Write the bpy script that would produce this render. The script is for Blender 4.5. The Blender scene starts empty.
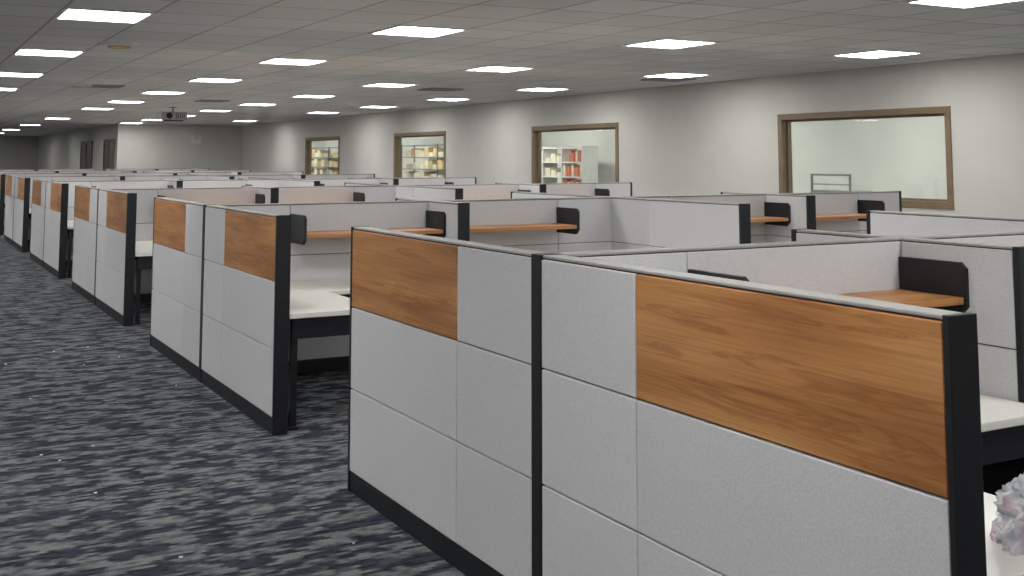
import bpy, bmesh, math, random
from mathutils import Vector, Matrix, noise
random.seed(4)
S=bpy.context.scene
COL=S.collection
# ------------------------------------------------------------ materials
def lin(c):
    return tuple((x/255/12.92 if x/255<=.04045 else ((x/255+.055)/1.055)**2.4) for x in c)+(1,)
def newmat(name):
    m=bpy.data.materials.new(name); m.use_nodes=True
    nt=m.node_tree; b=nt.nodes['Principled BSDF']
    return m,nt,b
def N(nt,t,**k):
    n=nt.nodes.new(t)
    for a,v in k.items():
        if a.startswith('i_'): n.inputs[a[2:].replace('_',' ')].default_value=v
        else: setattr(n,a,v)
    return n
def ramp(nt,stops):
    r=N(nt,'ShaderNodeValToRGB'); e=r.color_ramp.elements
    e[0].position,e[0].color=stops[0]; e[1].position,e[1].color=stops[-1]
    for p,c in stops[1:-1]:
        x=e.new(p); x.color=c
    return r
def island(nt,colsock,lo,hi):
    """multiply colour by a per-island (per tile) random factor"""
    L=nt.links; g=N(nt,'ShaderNodeNewGeometry'); mr=N(nt,'ShaderNodeMapRange')
    mr.inputs['To Min'].default_value=lo; mr.inputs['To Max'].default_value=hi
    L.new(g.outputs['Random Per Island'],mr.inputs['Value'])
    mx=N(nt,'ShaderNodeVectorMath',operation='SCALE'); L.new(colsock,mx.inputs[0]); L.new(mr.outputs[0],mx.inputs['Scale'])
    return mx.outputs[0]
def simple(name,c,rough=.6,metal=0,var=.04,scale=30,bump=0,spec=.5,isl=None):
    m,nt,b=newmat(name); L=nt.links
    tc=N(nt,'ShaderNodeTexCoord'); nz=N(nt,'ShaderNodeTexNoise'); nz.inputs['Scale'].default_value=scale
    nz.inputs['Detail'].default_value=4
    L.new(tc.outputs['Object'],nz.inputs['Vector'])
    c0=lin([max(0,x*(1-var)) for x in c]); c1=lin([min(255,x*(1+var)) for x in c])
    r=ramp(nt,[(.3,c0),(.7,c1)]); L.new(nz.outputs['Fac'],r.inputs['Fac'])
    out=r.outputs['Color']
    if isl: out=island(nt,out,*isl)
    L.new(out,b.inputs['Base Color'])
    b.inputs['Roughness'].default_value=rough; b.inputs['Metallic'].default_value=metal
    b.inputs['Specular IOR Level'].default_value=spec
    if bump:
        bp=N(nt,'ShaderNodeBump'); bp.inputs['Strength'].default_value=bump; bp.inputs['Distance'].default_value=.003
        L.new(nz.outputs['Fac'],bp.inputs['Height']); L.new(bp.outputs['Normal'],b.inputs['Normal'])
    return m
M_fabric=simple('fabric_grey',(203,203,205),.95,var=.04,scale=150,bump=.2,spec=.1,isl=(.955,1.04))
M_black=simple('black_trim',(17,19,24),.5,var=.1,scale=20,spec=.35)
M_core=simple('dark_gap',(60,60,62),.9)
M_cap=simple('cap_grey',(150,148,145),.6)
M_desk=simple('white_laminate',(226,225,216),.35,var=.01,scale=8)
M_wall=simple('painted_wall',(207,205,198),.9,var=.01,scale=3,spec=.15)
M_wall2=simple('painted_wall_white',(226,228,221),.9,var=.015,scale=2,spec=.15)
M_frame=simple('window_frame_brown',(120,100,74),.5,var=.05,scale=6)
M_metal=simple('grey_metal',(150,150,150),.4,.6)
M_white=simple('white_plastic',(225,225,222),.4)
M_card=simple('cardboard',(205,180,130),.85,var=.15,scale=2.5)
M_paper=simple('paper_stack',(226,218,190),.85,var=.1,scale=4)
M_orange=simple('orange_panel',(205,120,85),.7,var=.08,scale=3)
M_red=simple('red_plastic',(180,70,60),.5)
M_darkglass=simple('dark_door',(70,64,56),.3)
M_base=simple('black_vinyl_base',(30,30,34),.5)
def wood(name,axis):
    m,nt,b=newmat(name); L=nt.links
    tc=N(nt,'ShaderNodeTexCoord'); g=N(nt,'ShaderNodeNewGeometry')
    ad=N(nt,'ShaderNodeVectorMath',operation='ADD'); sc=N(nt,'ShaderNodeVectorMath',operation='SCALE')
    cmb=N(nt,'ShaderNodeCombineXYZ')
    for i in range(3): L.new(g.outputs['Random Per Island'],cmb.inputs[i])
    L.new(cmb.outputs[0],sc.inputs[0]); sc.inputs['Scale'].default_value=17.3
    L.new(tc.outputs['Object'],ad.inputs[0]); L.new(sc.outputs[0],ad.inputs[1])
    def stretched(s_long,s_cross,sc_,det,dist=.6):
        mp=N(nt,'ShaderNodeMapping')
        v=[s_cross]*3; v[axis]=s_long; mp.inputs['Scale'].default_value=v
        L.new(ad.outputs[0],mp.inputs['Vector'])
        nz=N(nt,'ShaderNodeTexNoise'); nz.inputs['Scale'].default_value=sc_; nz.inputs['Detail'].default_value=det
        nz.inputs['Distortion'].default_value=dist
        L.new(mp.outputs[0],nz.inputs['Vector']); return nz
    n1=stretched(.3,2.4,3,5,.5); n2=stretched(.45,30,5,3,.15); n3=stretched(.4,5,3.2,4,.6)
    r1=ramp(nt,[(.3,lin((148,94,48))),(.48,lin((182,122,67))),(.7,lin((207,150,92)))])
    L.new(n1.outputs['Fac'],r1.inputs['Fac'])
    r2=ramp(nt,[(.35,(.58,.52,.46,1)),(.6,(1,1,1,1))]); L.new(n2.outputs['Fac'],r2.inputs['Fac'])
    mx=N(nt,'ShaderNodeMix',data_type='RGBA',blend_type='MULTIPLY'); mx.inputs[0].default_value=.5
    L.new(r1.outputs['Color'],mx.inputs[6]); L.new(r2.outputs['Color'],mx.inputs[7])
    r3=ramp(nt,[(.56,(1,1,1,1)),(.60,(.52,.40,.31,1)),(.615,(.9,.83,.76,1)),(.64,(.56,.45,.36,1)),(.67,(1,1,1,1))]); L.new(n3.outputs['Fac'],r3.inputs['Fac'])
    mx2=N(nt,'ShaderNodeMix',data_type='RGBA',blend_type='MULTIPLY'); mx2.inputs[0].default_value=.6
    L.new(mx.outputs[2],mx2.inputs[6]); L.new(r3.outputs['Color'],mx2.inputs[7])
    L.new(mx2.outputs[2],b.inputs['Base Color']); b.inputs['Roughness'].default_value=.42
    return m
M_woodY=wood('wood_grain_y',1); M_woodX=wood('wood_grain_x',0)
# carpet
def carpet():
    m,nt,b=newmat('carpet'); L=nt.links
    tc=N(nt,'ShaderNodeTexCoord'); sp=N(nt,'ShaderNodeSeparateXYZ'); L.new(tc.outputs['Object'],sp.inputs[0])
    def M(op,a,bv=None):
        n=N(nt,'ShaderNodeMath',operation=op)
        for i,x in enumerate((a,bv)):
            if x is None: continue
            if isinstance(x,(int,float)): n.inputs[i].default_value=x
            else: L.new(x,n.inputs[i])
        return n.outputs[0]
    cw=.024
    yi=M('FLOOR',M('DIVIDE',sp.outputs[1],cw))
    wn=N(nt,'ShaderNodeTexWhiteNoise',noise_dimensions='1D'); L.new(yi,wn.inputs['W'])
    xj=M('ADD',sp.outputs[0],M('MULTIPLY',wn.outputs['Value'],.16))
    def field(sx,sy,det,off,rough=.5):
        c=N(nt,'ShaderNodeCombineXYZ'); L.new(M('MULTIPLY',xj,sx),c.inputs[0]); L.new(M('MULTIPLY',M('MULTIPLY',yi,cw),sy),c.inputs[1]); c.inputs[2].default_value=off
        n=N(nt,'ShaderNodeTexNoise'); n.inputs['Scale'].default_value=1; n.inputs['Detail'].default_value=det; n.inputs['Roughness'].default_value=rough
        L.new(c.outputs[0],n.inputs['Vector']); return n.outputs['Fac']
    a=field(5.2,9,1.5,0); c=field(9,45,2,7)
    d=N(nt,'ShaderNodeTexNoise'); d.inputs['Scale'].default_value=170; d.inputs['Detail'].default_value=2; L.new(tc.outputs['Object'],d.inputs['Vector'])
    r1=ramp(nt,[(.47,(0,0,0,1)),(.53,(1,1,1,1))]); L.new(a,r1.inputs['Fac'])
    r2=ramp(nt,[(.42,(0,0,0,1)),(.58,(1,1,1,1))]); L.new(c,r2.inputs['Fac'])
    m1=N(nt,'ShaderNodeMix',data_type='RGBA'); m1.inputs[6].default_value=lin((36,38,47)); m1.inputs[7].default_value=lin((56,59,68))
    L.new(r2.outputs['Color'],m1.inputs[0])
    m2=N(nt,'ShaderNodeMix',data_type='RGBA'); m2.inputs[6].default_value=lin((76,79,84)); m2.inputs[7].default_value=lin((116,118,118))
    L.new(r2.outputs['Color'],m2.inputs[0])
    m3=N(nt,'ShaderNodeMix',data_type='RGBA'); L.new(r1.outputs['Color'],m3.inputs[0]); L.new(m1.outputs[2],m3.inputs[6]); L.new(m2.outputs[2],m3.inputs[7])
    rd=ramp(nt,[(.3,(.5,.5,.5,1)),(.7,(1.3,1.3,1.3,1))]); L.new(d.outputs['Fac'],rd.inputs['Fac'])
    m4=N(nt,'ShaderNodeMix',data_type='RGBA',blend_type='MULTIPLY'); m4.inputs[0].default_value=1
    L.new(m3.outputs[2],m4.inputs[6]); L.new(rd.outputs['Color'],m4.inputs[7])
    L.new(m4.outputs[2],b.inputs['Base Color']); b.inputs['Roughness'].default_value=1; b.inputs['Specular IOR Level'].default_value=.05
    bp=N(nt,'ShaderNodeBump'); bp.inputs['Strength'].default_value=.5; bp.inputs['Distance'].default_value=.004
    L.new(d.outputs['Fac'],bp.inputs['Height']); L.new(bp.outputs['Normal'],b.inputs['Normal'])
    return m
M_carpet=carpet()
GX,GY=.70,.76      # ceiling module
LX0,LY0=1.5,9.62; SK=-.077
def ceilingmat():
    m,nt,b=newmat('ceiling_tiles'); L=nt.links
    tc=N(nt,'ShaderNodeTexCoord'); sp=N(nt,'ShaderNodeSeparateXYZ'); L.new(tc.outputs['Object'],sp.inputs[0])
    def math_(op,a,bv=None):
        n=N(nt,'ShaderNodeMath',operation=op)
        for i,x in enumerate((a,bv)):
            if x is None: continue
            if isinstance(x,(int,float)): n.inputs[i].default_value=x
            else: L.new(x,n.inputs[i])
        return n.outputs[0]
    def cell(coord,orig,mod): return math_('DIVIDE',math_('SUBTRACT',coord,orig+mod/2),mod)
    def line(c):
        a=math_('FRACT',c); a=math_('SUBTRACT',a,.5); a=math_('ABSOLUTE',a); return math_('GREATER_THAN',a,.5-.018)
    cx=cell(sp.outputs[0],LX0,GX)
    ys=math_('SUBTRACT',sp.outputs[1],math_('MULTIPLY',math_('SUBTRACT',sp.outputs[0],4.4),SK))
    cyy=cell(ys,LY0,GY)
    g=math_('MAXIMUM',line(cx),line(cyy))
    cv=N(nt,'ShaderNodeCombineXYZ'); L.new(math_('FLOOR',cx),cv.inputs[0]); L.new(math_('FLOOR',cyy),cv.inputs[1])
    wn=N(nt,'ShaderNodeTexWhiteNoise',noise_dimensions='2D'); L.new(cv.outputs[0],wn.inputs['Vector'])
    r=ramp(nt,[(0,lin((226,227,225))),(1,lin((238,239,238)))]); L.new(wn.outputs['Value'],r.inputs['Fac'])
    mx=N(nt,'ShaderNodeMix',data_type='RGBA'); L.new(g,mx.inputs[0]); L.new(r.outputs['Color'],mx.inputs[6]); mx.inputs[7].default_value=lin((180,181,180))
    L.new(mx.outputs[2],b.inputs['Base Color']); b.inputs['Roughness'].default_value=.95; b.inputs['Specular IOR Level'].default_value=.1
    return m
M_ceil=ceilingmat()
def emis(name,c,s):
    m,nt,b=newmat(name); b.inputs['Base Color'].default_value=(.8,.8,.8,1)
    b.inputs['Emission Color'].default_value=c; b.inputs['Emission Strength'].default_value=s; return m
M_lamp=emis('light_diffuser',(1,.99,.97,1),23)
M_lampdim=emis('light_diffuser_soft',(1,.99,.97,1),44)
m,nt,b=newmat('window_glass'); L=nt.links
tr=N(nt,'ShaderNodeBsdfTransparent'); gl=N(nt,'ShaderNodeBsdfGlossy'); gl.inputs['Roughness'].default_value=.02
tr.inputs['Color'].default_value=(.95,.97,.95,1)
mxs=N(nt,'ShaderNodeMixShader'); mxs.inputs[0].default_value=.04
L.new(tr.outputs[0],mxs.inputs[1]); L.new(gl.outputs[0],mxs.inputs[2]); L.new(mxs.outputs[0],nt.nodes['Material Output'].inputs['Surface'])
M_glass=m
# ------------------------------------------------------------ mesh helpers
class B:
    def __init__(s): s.v=[];s.f=[];s.m=[];s.mats=[]
    def mi(s,mat):
        if mat not in s.mats: s.mats.append(mat)
        return s.mats.index(mat)
    def box(s,x0,x1,y0,y1,z0,z1,mat):
        if x0>x1:x0,x1=x1,x0
        if y0>y1:y0,y1=y1,y0
        n=len(s.v)
        s.v+=[(x0,y0,z0),(x1,y0,z0),(x1,y1,z0),(x0,y1,z0),(x0,y0,z1),(x1,y0,z1),(x1,y1,z1),(x0,y1,z1)]
        for f in ((0,3,2,1),(4,5,6,7),(0,1,5,4),(1,2,6,5),(2,3,7,6),(3,0,4,7)):
            s.f.append([n+i for i in f]); s.m.append(s.mi(mat))
    def cyl(s,c,r,z0,z1,mat,n=20,r2=None,axis=2):
        k=len(s.v); r2=r if r2 is None else r2
        for rr,z in((r,z0),(r2,z1)):
            for i in range(n):
                a=2*math.pi*i/n; p=[c[0]+rr*math.cos(a),c[1]+rr*math.sin(a),z]
                if axis==0: p=[z,c[0]+rr*math.cos(a),c[1]+rr*math.sin(a)]
                if axis==1: p=[c[0]+rr*math.cos(a),z,c[1]+rr*math.sin(a)]
                s.v.append(tuple(p))
        for i in range(n):
            j=(i+1)%n; s.f.append([k+i,k+j,k+n+j,k+n+i]); s.m.append(s.mi(mat))
        s.f.append([k+n+i for i in range(n)]); s.m.append(s.mi(mat))
        s.f.append([k+n-1-i for i in range(n)]); s.m.append(s.mi(mat))
    def mesh(s,name):
        me=bpy.data.meshes.new(name); me.from_pydata(s.v,[],s.f)
        for m in s.mats: me.materials.append(m)
        me.polygons.foreach_set('material_index',s.m)
        bm=bmesh.new(); bm.from_mesh(me); bmesh.ops.recalc_face_normals(bm,faces=bm.faces); bm.to_mesh(me); bm.free()
        return me
def obj(name,me,parent=None,loc=(0,0,0),bevel=0):
    o=bpy.data.objects.new(name,me); COL.objects.link(o); o.location=loc
    if parent: o.parent=parent
    if bevel:
        md=o.modifiers.new('bevel','BEVEL'); md.width=bevel; md.segments=2; md.limit_method='ANGLE'
    return o
def empty(name,loc=(0,0,0)):
    e=bpy.data.objects.new(name,None); e.empty_display_size=.2; COL.objects.link(e); e.location=loc; return e
# ------------------------------------------------------------ scene constants
T=.045   # half thickness
D=2.074+T; H=1.309; U=1.83; ZC=2.862; W=11.3
ROWS=[.10,.504,.908,H-.012]
def panel(b,axis,pos,spans,ends=(True,True),post=.02):
    """spans: list of (a0,a1,is_wood) along the axis. tiles both sides, core, base and cap"""
    a0=spans[0][0]; a1=spans[-1][1]
    def bx(p0,p1,q0,q1,z0,z1,m):
        if axis=='y': b.box(pos+q0,pos+q1,p0,p1,z0,z1,m)
        else: b.box(p0,p1,pos+q0,pos+q1,z0,z1,m)
    bx(a0,a1,-T+.014,T-.014,.02,H-.006,M_core)
    bx(a0+.003,a1-.003,-T+.004,T-.004,0,ROWS[0]-.004,M_black)
    bx(a0,a1,-T+.006,T-.006,H-.010,H,M_cap)
    for s0,s1,w in spans:
        for r in range(3):
            for side in (-1,1):
                mat=M_fabric
                if w and r==2 and side==-1: mat=M_woodY if axis=='y' else M_woodX
                q=(-T,-T+.02) if side<0 else (T-.02,T)
                bx(s0+.003,s1-.003,q[0],q[1],ROWS[r]+.003,ROWS[r+1]-.003,mat)
    if ends[0]: bx(a0-post,a0,-T-.002,T+.002,0,H+.002,M_black)
    if ends[1]: bx(a1,a1+post,-T-.002,T+.002,0,H+.002,M_black)
ZD=.712
def build_cluster_meshes(L0,b1,mid,b2,L1):
    out={}
    b=B()
    panel(b,'y',0,[(L0+.02,b1,True),(b1,mid-.035,False)],ends=(True,False))
    b.box(-T-.002,T+.002,mid-.035,mid+.035,0,H+.002,M_black)
    panel(b,'y',0,[(mid+.035,b2,False),(b2,L1-.02,True)],ends=(False,True))
    out['aisle_partition']=(b.mesh('aisle_partition'),.003)
    b=B(); x=T+.004
    for u in range(4):
        s=x if u==0 else u*U+.005
        e=(u+1)*U-.005
        j=u*U+(.61 if u%2==0 else 1.22)
        panel(b,'x',mid,[(s,j,False),(j,e,False)],ends=(False,False))
        if u==3: b.box(e,e+.03,mid-T-.002,mid+T+.002,0,H+.002,M_black)
    out['spine_partition']=(b.mesh('spine_partition'),.003)
    b=B(); g=T+.004
    for xx in (U,3*U):
        panel(b,'y',xx,[(mid-.61,mid-g,False)],ends=(True,False),post=.03)
        panel(b,'y',xx,[(mid+g,mid+.61,False)],ends=(False,True),post=.03)
    panel(b,'y',2*U,[(L0+.03,mid-.61,False),(mid-.61,mid-g,False)],ends=(True,False),post=.03)
    panel(b,'y',2*U,[(mid+g,mid+.61,False),(mid+.61,L1-.03,False)],ends=(False,True),post=.03)
    out['divider_partitions']=(b.mesh('divider_partitions'),.003)
    sh=B(); br=B(); dk=B(); lg=B()
    for sgn in (-1,1):
        for u in range(4):
            a=u*U+(.63 if u%2==0 else T+.02); e=a+(U-.63-T-.02)
            y0=mid+sgn*(T+.003); y1=y0+sgn*.34
            sh.box(a,e,y0,y1,1.06,1.09,M_woodX)
            for xx in (a-.012,e+.012):
                k=len(br.v); xs=(xx-.011,xx+.011)
                pts=[(y0,1.01),(y1-sgn*.03,1.01),(y1+sgn*.01,1.05),(y1+sgn*.01,1.205),(y1-sgn*.02,1.23),(y0,1.23)]
                for X in xs:
                    for (yy,zz) in pts: br.v.append((X,yy,zz))
                n=len(pts); mi=br.mi(M_black)
                br.f.append([k+i for i in range(n)]); br.m.append(mi)
                br.f.append([k+n+i for i in range(n)][::-1]); br.m.append(mi)
                for i in range(n):
                    j=(i+1)%n; br.f.append([k+i,k+j,k+n+j,k+n+i]); br.m.append(mi)
        far=(L0+.02) if sgn<0 else (L1-.02)
        ys=mid+sgn*(T+.006); yf=mid+sgn*.78
        for u in range(4):
            x0=u*U+T+.008; x1=(u+1)*U-T-.008
            dk.box(x0,x1,ys,yf,ZD-.035,ZD,M_desk)
            lg.box(x0,x1,yf-sgn*.03,yf-sgn*.05,.55,ZD-.037,M_black)
            if u in (0,2): ra,rb=x0,x0+.60
            elif u==1: ra,rb=x1-.60,x1
            else: ra,rb=None,None
            if ra is not None:
                dk.box(ra,rb,yf+sgn*.001,far,ZD-.035,ZD,M_desk)
                lg.box(ra+.03,rb-.03,far-sgn*.03,far-sgn*.05,.55,ZD-.037,M_black)
                lx=(rb-.03 if u!=1 else ra+.03)
                lg.box(lx-.01,lx+.01,yf,far-sgn*.03,.60,ZD-.037,M_black)
                for px_ in (ra+.05,):
                    lg.box(px_-.02,px_+.02,far-sgn*.05,far-sgn*.09,.02,ZD-.037,M_black)
                    lg.box(px_-.03,px_+.03,far-sgn*.04,far-sgn*.10,0,.02,M_black)
            for X in (x0+.02,x1-.02):
                lg.box(X-.012,X+.012,yf-sgn*.06,yf-sgn*.5,0,ZD-.037,M_black)
    out['shelves']=(sh.mesh('shelves'),.004); out['shelf_brackets']=(br.mesh('shelf_brackets'),.002)
    out['worksurfaces']=(dk.mesh('worksurfaces'),.005); out['desk_supports']=(lg.mesh('desk_supports'),.002)
    return out
Y0=1.74; P=4.985
near=build_cluster_meshes(.0,1.21,1.83,2.485,3.72)
std=build_cluster_meshes(0,1.225,1.83,2.435,3.68)
for k in range(8):
    e=empty('cubicle_workstation',(D,Y0+k*P,0))
    for n,(me,bv) in (near if k==0 else std).items():
        obj(n,me,e,bevel=bv if k<4 else 0)
# ------------------------------------------------------------ room
def room(name,boxes):
    b=B()
    for x in boxes: b.box(*x)
    return obj(name,b.mesh(name))
XL=-7; YB=-5; YE=66; YC=41.2; XC=6.9
room('floor',[(XL-.2,18,YB-.2,YE+.2,-.1,0,M_carpet)])
room('ceiling',[(XL-.2,W+.15,YB-.2,YE+.2,ZC,ZC+.1,M_ceil)])
room('wall_left',[(XL-.2,XL,YB,YE,0,ZC,M_wall)])
room('wall_back',[(XL-.2,W+.15,YB-.2,YB,0,ZC,M_wall)])
wins=[(9.35,12.40),(16.52,19.60),(23.65,26.72),(30.75,33.80)]
Z0,Z1=1.04,2.296
bx=[]; p=YB
for a,c in wins:
    bx.append((W,W+.15,p,a,0,ZC,M_wall)); bx.append((W,W+.15,a,c,0,Z0,M_wall)); bx.append((W,W+.15,a,c,Z1,ZC,M_wall)); p=c
bx.append((W,W+.15,p,YC,0,ZC,M_wall))
room('wall_right',bx)
room('wall_far',[(XC,W+.15,YC,YC+.15,0,ZC,M_wall)])
room('wall_corridor',[(XC,XC+.15,YC+.15,YE,0,ZC,M_wall)])
room('wall_end',[(XL,XC+.15,YE,YE+.2,0,ZC,M_wall)])
for i,(a,c) in enumerate(wins):
    e=empty('window_%d'%(i+1),(0,0,0)); b=B(); f=.085
    xa,xb=W-.02,W+.17
    b.box(xa,xb,a,a+f,Z0,Z1,M_frame); b.box(xa,xb,c-f,c,Z0,Z1,M_frame)
    b.box(xa,xb,a+f,c-f,Z1-f,Z1,M_frame); b.box(xa,xb,a+f,c-f,Z0,Z0+f,M_frame)
    g=f+.03
    b.box(W+.07,W+.11,a+f,a+g,Z0+f,Z1-f,M_frame); b.box(W+.07,W+.11,c-g,c-f,Z0+f,Z1-f,M_frame)
    b.box(W+.07,W+.11,a+g,c-g,Z1-g,Z1-f,M_frame); b.box(W+.07,W+.11,a+g,c-g,Z0+f,Z0+g,M_frame)
    obj('frame',b.mesh('frame'),e,bevel=.004)
    b=B(); b.box(W+.085,W+.092,a+g,c-g,Z0+g,Z1-g,M_glass); obj('glass',b.mesh('glass'),e)
room('baseboard_right',[(W-.012,W,YB,YC,0,.1,M_base)])
room('baseboard_far',[(XC,W-.012,YC-.012,YC,0,.1,M_base)])
for i,(a,c) in enumerate([(41.7,43.9),(46.7,49.7)]):
    e=empty('door_%d'%(i+1)); b=B()
    x0,x1=XC-.05,XC
    b.box(x0,x1,a,a+.1,0,2.35,M_frame); b.box(x0,x1,c-.1,c,0,2.35,M_frame); b.box(x0,x1,a+.1,c-.1,2.25,2.35,M_frame)
    b.box(x0,x1,(a+c)/2-.04,(a+c)/2+.04,0,2.25,M_frame)
    obj('frame',b.mesh('frame'),e)
    b=B(); b.box(XC-.025,XC-.005,a+.1,(a+c)/2-.04,.01,2.25,M_darkglass); b.box(XC-.025,XC-.005,(a+c)/2+.04,c-.1,.01,2.25,M_darkglass)
    b.cyl(((a+c)/2-.09,1.0),.02,XC-.09,XC-.025,M_metal,12,axis=0)
    obj('leaf',b.mesh('leaf'),e)
XR=15.6
room('wall_backroom_side',[(XR,XR+.15,4,50,0,3.3,M_wall2)])
room('wall_backroom_near',[(W+.15,XR,3.85,4,0,3.3,M_wall2)])
room('wall_backroom_far',[(W+.15,XR,50,50.15,0,3.3,M_wall2)])
room('ceiling_backroom',[(W+.15,XR+.15,3.85,50.15,2.95,3.3,M_wall2)])
# ------------------------------------------------------------ ceiling lights
b=B(); hw,hd=GX/2,GY/2
b.box(-hw,hw,-hd,-hd+.03,-.012,0,M_white); b.box(-hw,hw,hd-.03,hd,-.012,0,M_white)
b.box(-hw,-hw+.03,-hd+.03,hd-.03,-.012,0,M_white); b.box(hw-.03,hw,-hd+.03,hd-.03,-.012,0,M_white)
b.box(-hw+.03,hw-.03,-hd+.03,hd-.03,-.006,-.001,M_lamp)
me=b.mesh('ceiling_light_panel')
for i in range(-3,4):
    for j in range(-3,15):
        X=LX0+2.80*i; Y=LY0+3.8*j+SK*(X-4.4)
        if X<XL+.5 or X>W-.5 or Y>YE-1 or Y<YB+.5: continue
        if Y>YC-.6 and X>XC-.5: continue
        if j>5 and (j+i)%2 and not (j==7 and i>1): continue
        obj('ceiling_light_panel',me,None,(X,Y,ZC))
b=B(); b.box(-.15,.15,-.6,.6,-.05,0,M_lampdim); b.box(-.17,.17,-.64,-.6,-.06,0,M_white); b.box(-.17,.17,.6,.64,-.06,0,M_white)
me=b.mesh('strip_light')
for j in range(12): obj('strip_light',me,None,(13.6,6+3.7*j,2.95))
def vent(x,y):
    b=B(); b.box(-.3,.3,-.3,-.27,-.02,0,M_metal); b.box(-.3,.3,.27,.3,-.02,0,M_metal)
    b.box(-.3,-.27,-.27,.27,-.02,0,M_metal); b.box(.27,.3,-.27,.27,-.02,0,M_metal)
    b.box(-.27,.27,-.27,.27,-.004,0,M_core)
    for i in range(8): 
        yy=-.24+i*.065; b.box(-.27,.27,yy,yy+.03,-.016,-.006,M_metal)
    obj('ceiling_vent',b.mesh('ceiling_vent'),None,(x,y,ZC))
for x,y in [(10.3,13.7),(8.3,17.6),(3.0,19.5),(5.8,23.5)]: vent(x,y)
def disc(x,y,r=.2):
    b=B(); b.cyl((0,0),r,-.03,0,M_white,28,r*1.08); b.cyl((0,0),r*.55,-.05,-.03,M_card,24,r*.6)
    obj('ceiling_speaker',b.mesh('ceiling_speaker'),None,(x,y,ZC))
for x,y in [(2.03,12.2),(2.6,19.3),(.4,17.2)]: disc(x,y)
e=empty('ceiling_projector',(5.75,27.0,ZC)); b=B()
b.cyl((0,0),.09,-.02,0,M_metal,16); b.cyl((0,0),.025,-.12,-.02,M_metal,12)
b.box(-.3,.3,-.2,.2,-.30,-.12,M_metal); b.cyl((-.12,-.21),.07,-.24,-.20,M_black,18,axis=1)
b.box(-.22,.22,-.16,.16,-.33,-.30,M_base)
for i in range(5): b.box(.03+i*.045,.05+i*.045,-.206,-.2,-.27,-.15,M_black)
obj('body',b.mesh('body'),e,bevel=.01)
e=empty('emergency_light',(9.6,YC,2.3)); b=B()
b.box(-.18,.18,-.1,0,-.1,.06,M_white); b.cyl((-.12,.12),.07,-.16,-.06,M_white,16,axis=1); b.cyl((.12,.12),.07,-.16,-.06,M_white,16,axis=1)
obj('body',b.mesh('body'),e,bevel=.006)
# ------------------------------------------------------------ back room contents
def rack(x,y,w,d=.5,h=2.1,nsh=6):
    e=empty('storage_shelf',(x,y,0)); b=B()
    for xx in (0,d-.04):
        for yy in (0,w/2-.02,w-.04): b.box(xx,xx+.04,yy,yy+.04,0,h,M_metal)
    zs=[.15+i*(h-.2)/(nsh-1) for i in range(nsh)]
    for z in zs: b.box(0,d,0,w,z,z+.03,M_metal)
    obj('rack',b.mesh('rack'),e)
    b=B()
    for z in zs[:-1]:
        y_=.05
        while y_<w-.4:
            ww=random.uniform(.25,.45); hh=random.uniform(.12,.3)
            if random.random()<.85: b.box(.02,d-.05,y_,y_+ww,z+.031,z+.031+hh,random.choice([M_card,M_paper,M_paper]))
            y_+=ww+.03
    obj('stacked_boxes',b.mesh('stacked_boxes'),e,bevel=.006)
rack(14.7,28.6,5.6); rack(14.7,38.0,6.5)
e=empty('orange_binder_shelf',(14.6,22.9,0)); b=B()
for yy in (0,.95,1.9): b.box(0,.45,yy,yy+.04,0,1.95,M_white)
for i in range(6): b.box(0,.45,.04,1.9,.1+i*.36,.13+i*.36,M_white)
obj('rack',b.mesh('rack'),e)
b=B()
for i in range(5):
    for n in range(9):
        if i==4 and n>5: continue
        b.box(.03,.3,.08+n*.095,.165+n*.095,.132+i*.36,.132+i*.36+.22+.02*((n*3+i)%4),(M_orange,M_orange,M_paper,M_red)[(n+2*i)%4])
    for n in range(3): b.box(.03,.35,1.02+n*.28,1.25+n*.28,.132+i*.36,.132+i*.36+.1+.05*((n+i)%3),M_paper)
obj('binders',b.mesh('binders'),e)
b=B()
for yy in (0,.8):
    b.box(0,.03,yy,yy+.03,.1,1.42,M_metal); b.box(.42,.45,yy,yy+.03,.1,1.15,M_metal)
b.box(0,.03,.03,.8,1.39,1.42,M_metal)
for z in (.2,.65,1.12): b.box(0,.45,0,.83,z,z+.05,M_metal)
b.box(.0,.02,.03,.8,1.25,1.27,M_metal)
for xx in (.02,.43):
    for yy in (.02,.81): b.cyl((xx,.05),.05,yy-.012,yy+.012,M_black,16,axis=1)
obj('service_cart',b.mesh('service_cart'),None,(12.6,12.3,0),.003)
# ------------------------------------------------------------ plastic bag on the nearest desk
m,nt,bb=newmat('bag_plastic'); L=nt.links
tc=N(nt,'ShaderNodeTexCoord'); vz=N(nt,'ShaderNodeTexNoise'); vz.inputs['Scale'].default_value=22; vz.inputs['Detail'].default_value=2; L.new(tc.outputs['Object'],vz.inputs['Vector'])
r=ramp(nt,[(.38,lin((196,204,206))),(.52,lin((238,236,240))),(.66,lin((224,186,206)))])
L.new(vz.outputs['Fac'],r.inputs['Fac'])
bb.inputs['Roughness'].default_value=.1; bb.inputs['Specular IOR Level'].default_value=.9
L.new(r.outputs['Color'],bb.inputs['Base Color'])
trn=N(nt,'ShaderNodeBsdfTransparent'); L.new(r.outputs['Color'],trn.inputs['Color'])
ms=N(nt,'ShaderNodeMixShader'); ms.inputs[0].default_value=.52
L.new(trn.outputs[0],ms.inputs[1]); L.new(bb.outputs[0],ms.inputs[2]); L.new(ms.outputs[0],nt.nodes['Material Output'].inputs['Surface'])
bm=bmesh.new()
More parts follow.
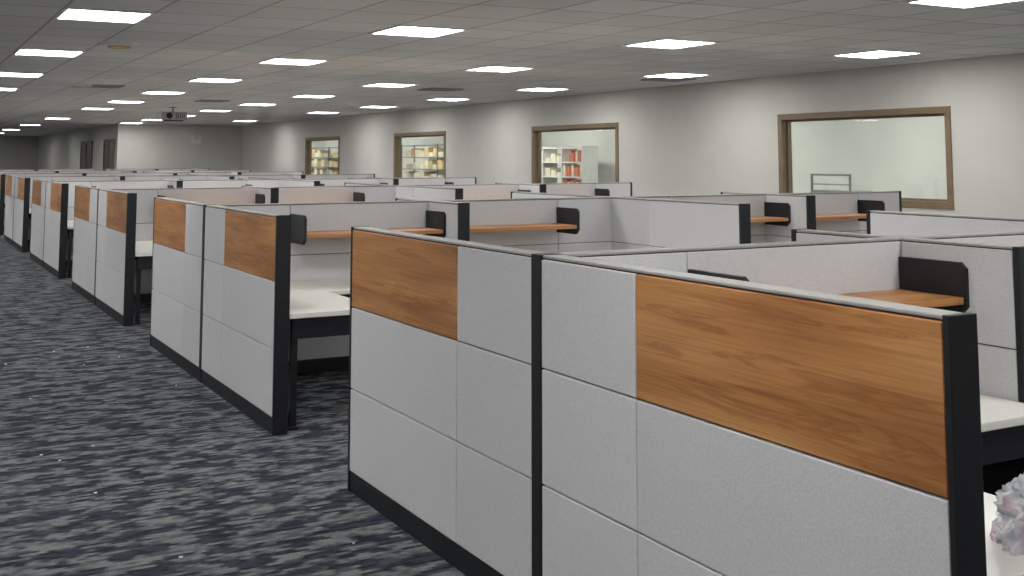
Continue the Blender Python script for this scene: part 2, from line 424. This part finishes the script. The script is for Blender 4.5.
def lump(cx_,cy_,sx,sy,sz,seed):
    r_=bmesh.ops.create_icosphere(bm,subdivisions=5,radius=1)
    of=Vector((seed,seed*2.3,0)); vs=r_['verts']
    for v in vs:
        n=v.co.normalized()
        w1=n+Vector((noise.noise(n*1.5+of),noise.noise(n*1.5+of+Vector((5,0,0))),noise.noise(n*1.5+of+Vector((0,7,0)))))*.9
        d=noise.noise(n*1.5+of)*.3-abs(noise.noise(w1*2.2+of))*.55+.2+noise.cell(w1*2.5+of)*.06
        q=n*(1+d); q.z=max(q.z,-.55)
        v.co=Vector((q.x*sx,q.y*sy,q.z*sz))
    z0=min(v.co.z for v in vs)
    for v in vs: v.co+=Vector((cx_,cy_,-z0))
lump(0,0,.13,.085,.10,1); lump(.14,.02,.11,.08,.075,4); lump(.05,.0,.09,.06,.05,8)
me=bpy.data.meshes.new('plastic_bag'); bm.to_mesh(me); bm.free(); me.materials.append(m)
obj('plastic_bag',me,None,(2.55,1.87,ZD+.0005))
b=B()
for i in range(26):
    x=random.uniform(-.5,1.9); y=random.uniform(4.5,11); s=random.uniform(.005,.011)
    b.box(x,x+s*1.5,y,y+s,0,.004,M_white)
obj('paper_scraps',b.mesh('paper_scraps'))
# ------------------------------------------------------------ camera
cd=bpy.data.cameras.new('camera'); cam=bpy.data.objects.new('camera',cd); COL.objects.link(cam)
f=1115.3; cd.sensor_width=36; cd.lens=36*f/1024; cy=52.6
cd.shift_y=-(288-cy)/1024; cd.clip_end=200
cam.location=(0,0,1.660)
th=.5049; p=.0944
fw=Vector((math.sin(th)*math.cos(p),math.cos(th)*math.cos(p),math.sin(p)))
cam.rotation_euler=fw.to_track_quat('-Z','Y').to_euler()
S.camera=cam
w=bpy.data.worlds.new('world'); S.world=w; w.use_nodes=True; w.node_tree.nodes['Background'].inputs[0].default_value=(.5,.5,.5,1); w.node_tree.nodes['Background'].inputs[1].default_value=.3
S.view_settings.view_transform='Standard'; S.view_settings.exposure=0; S.view_settings.gamma=1.1
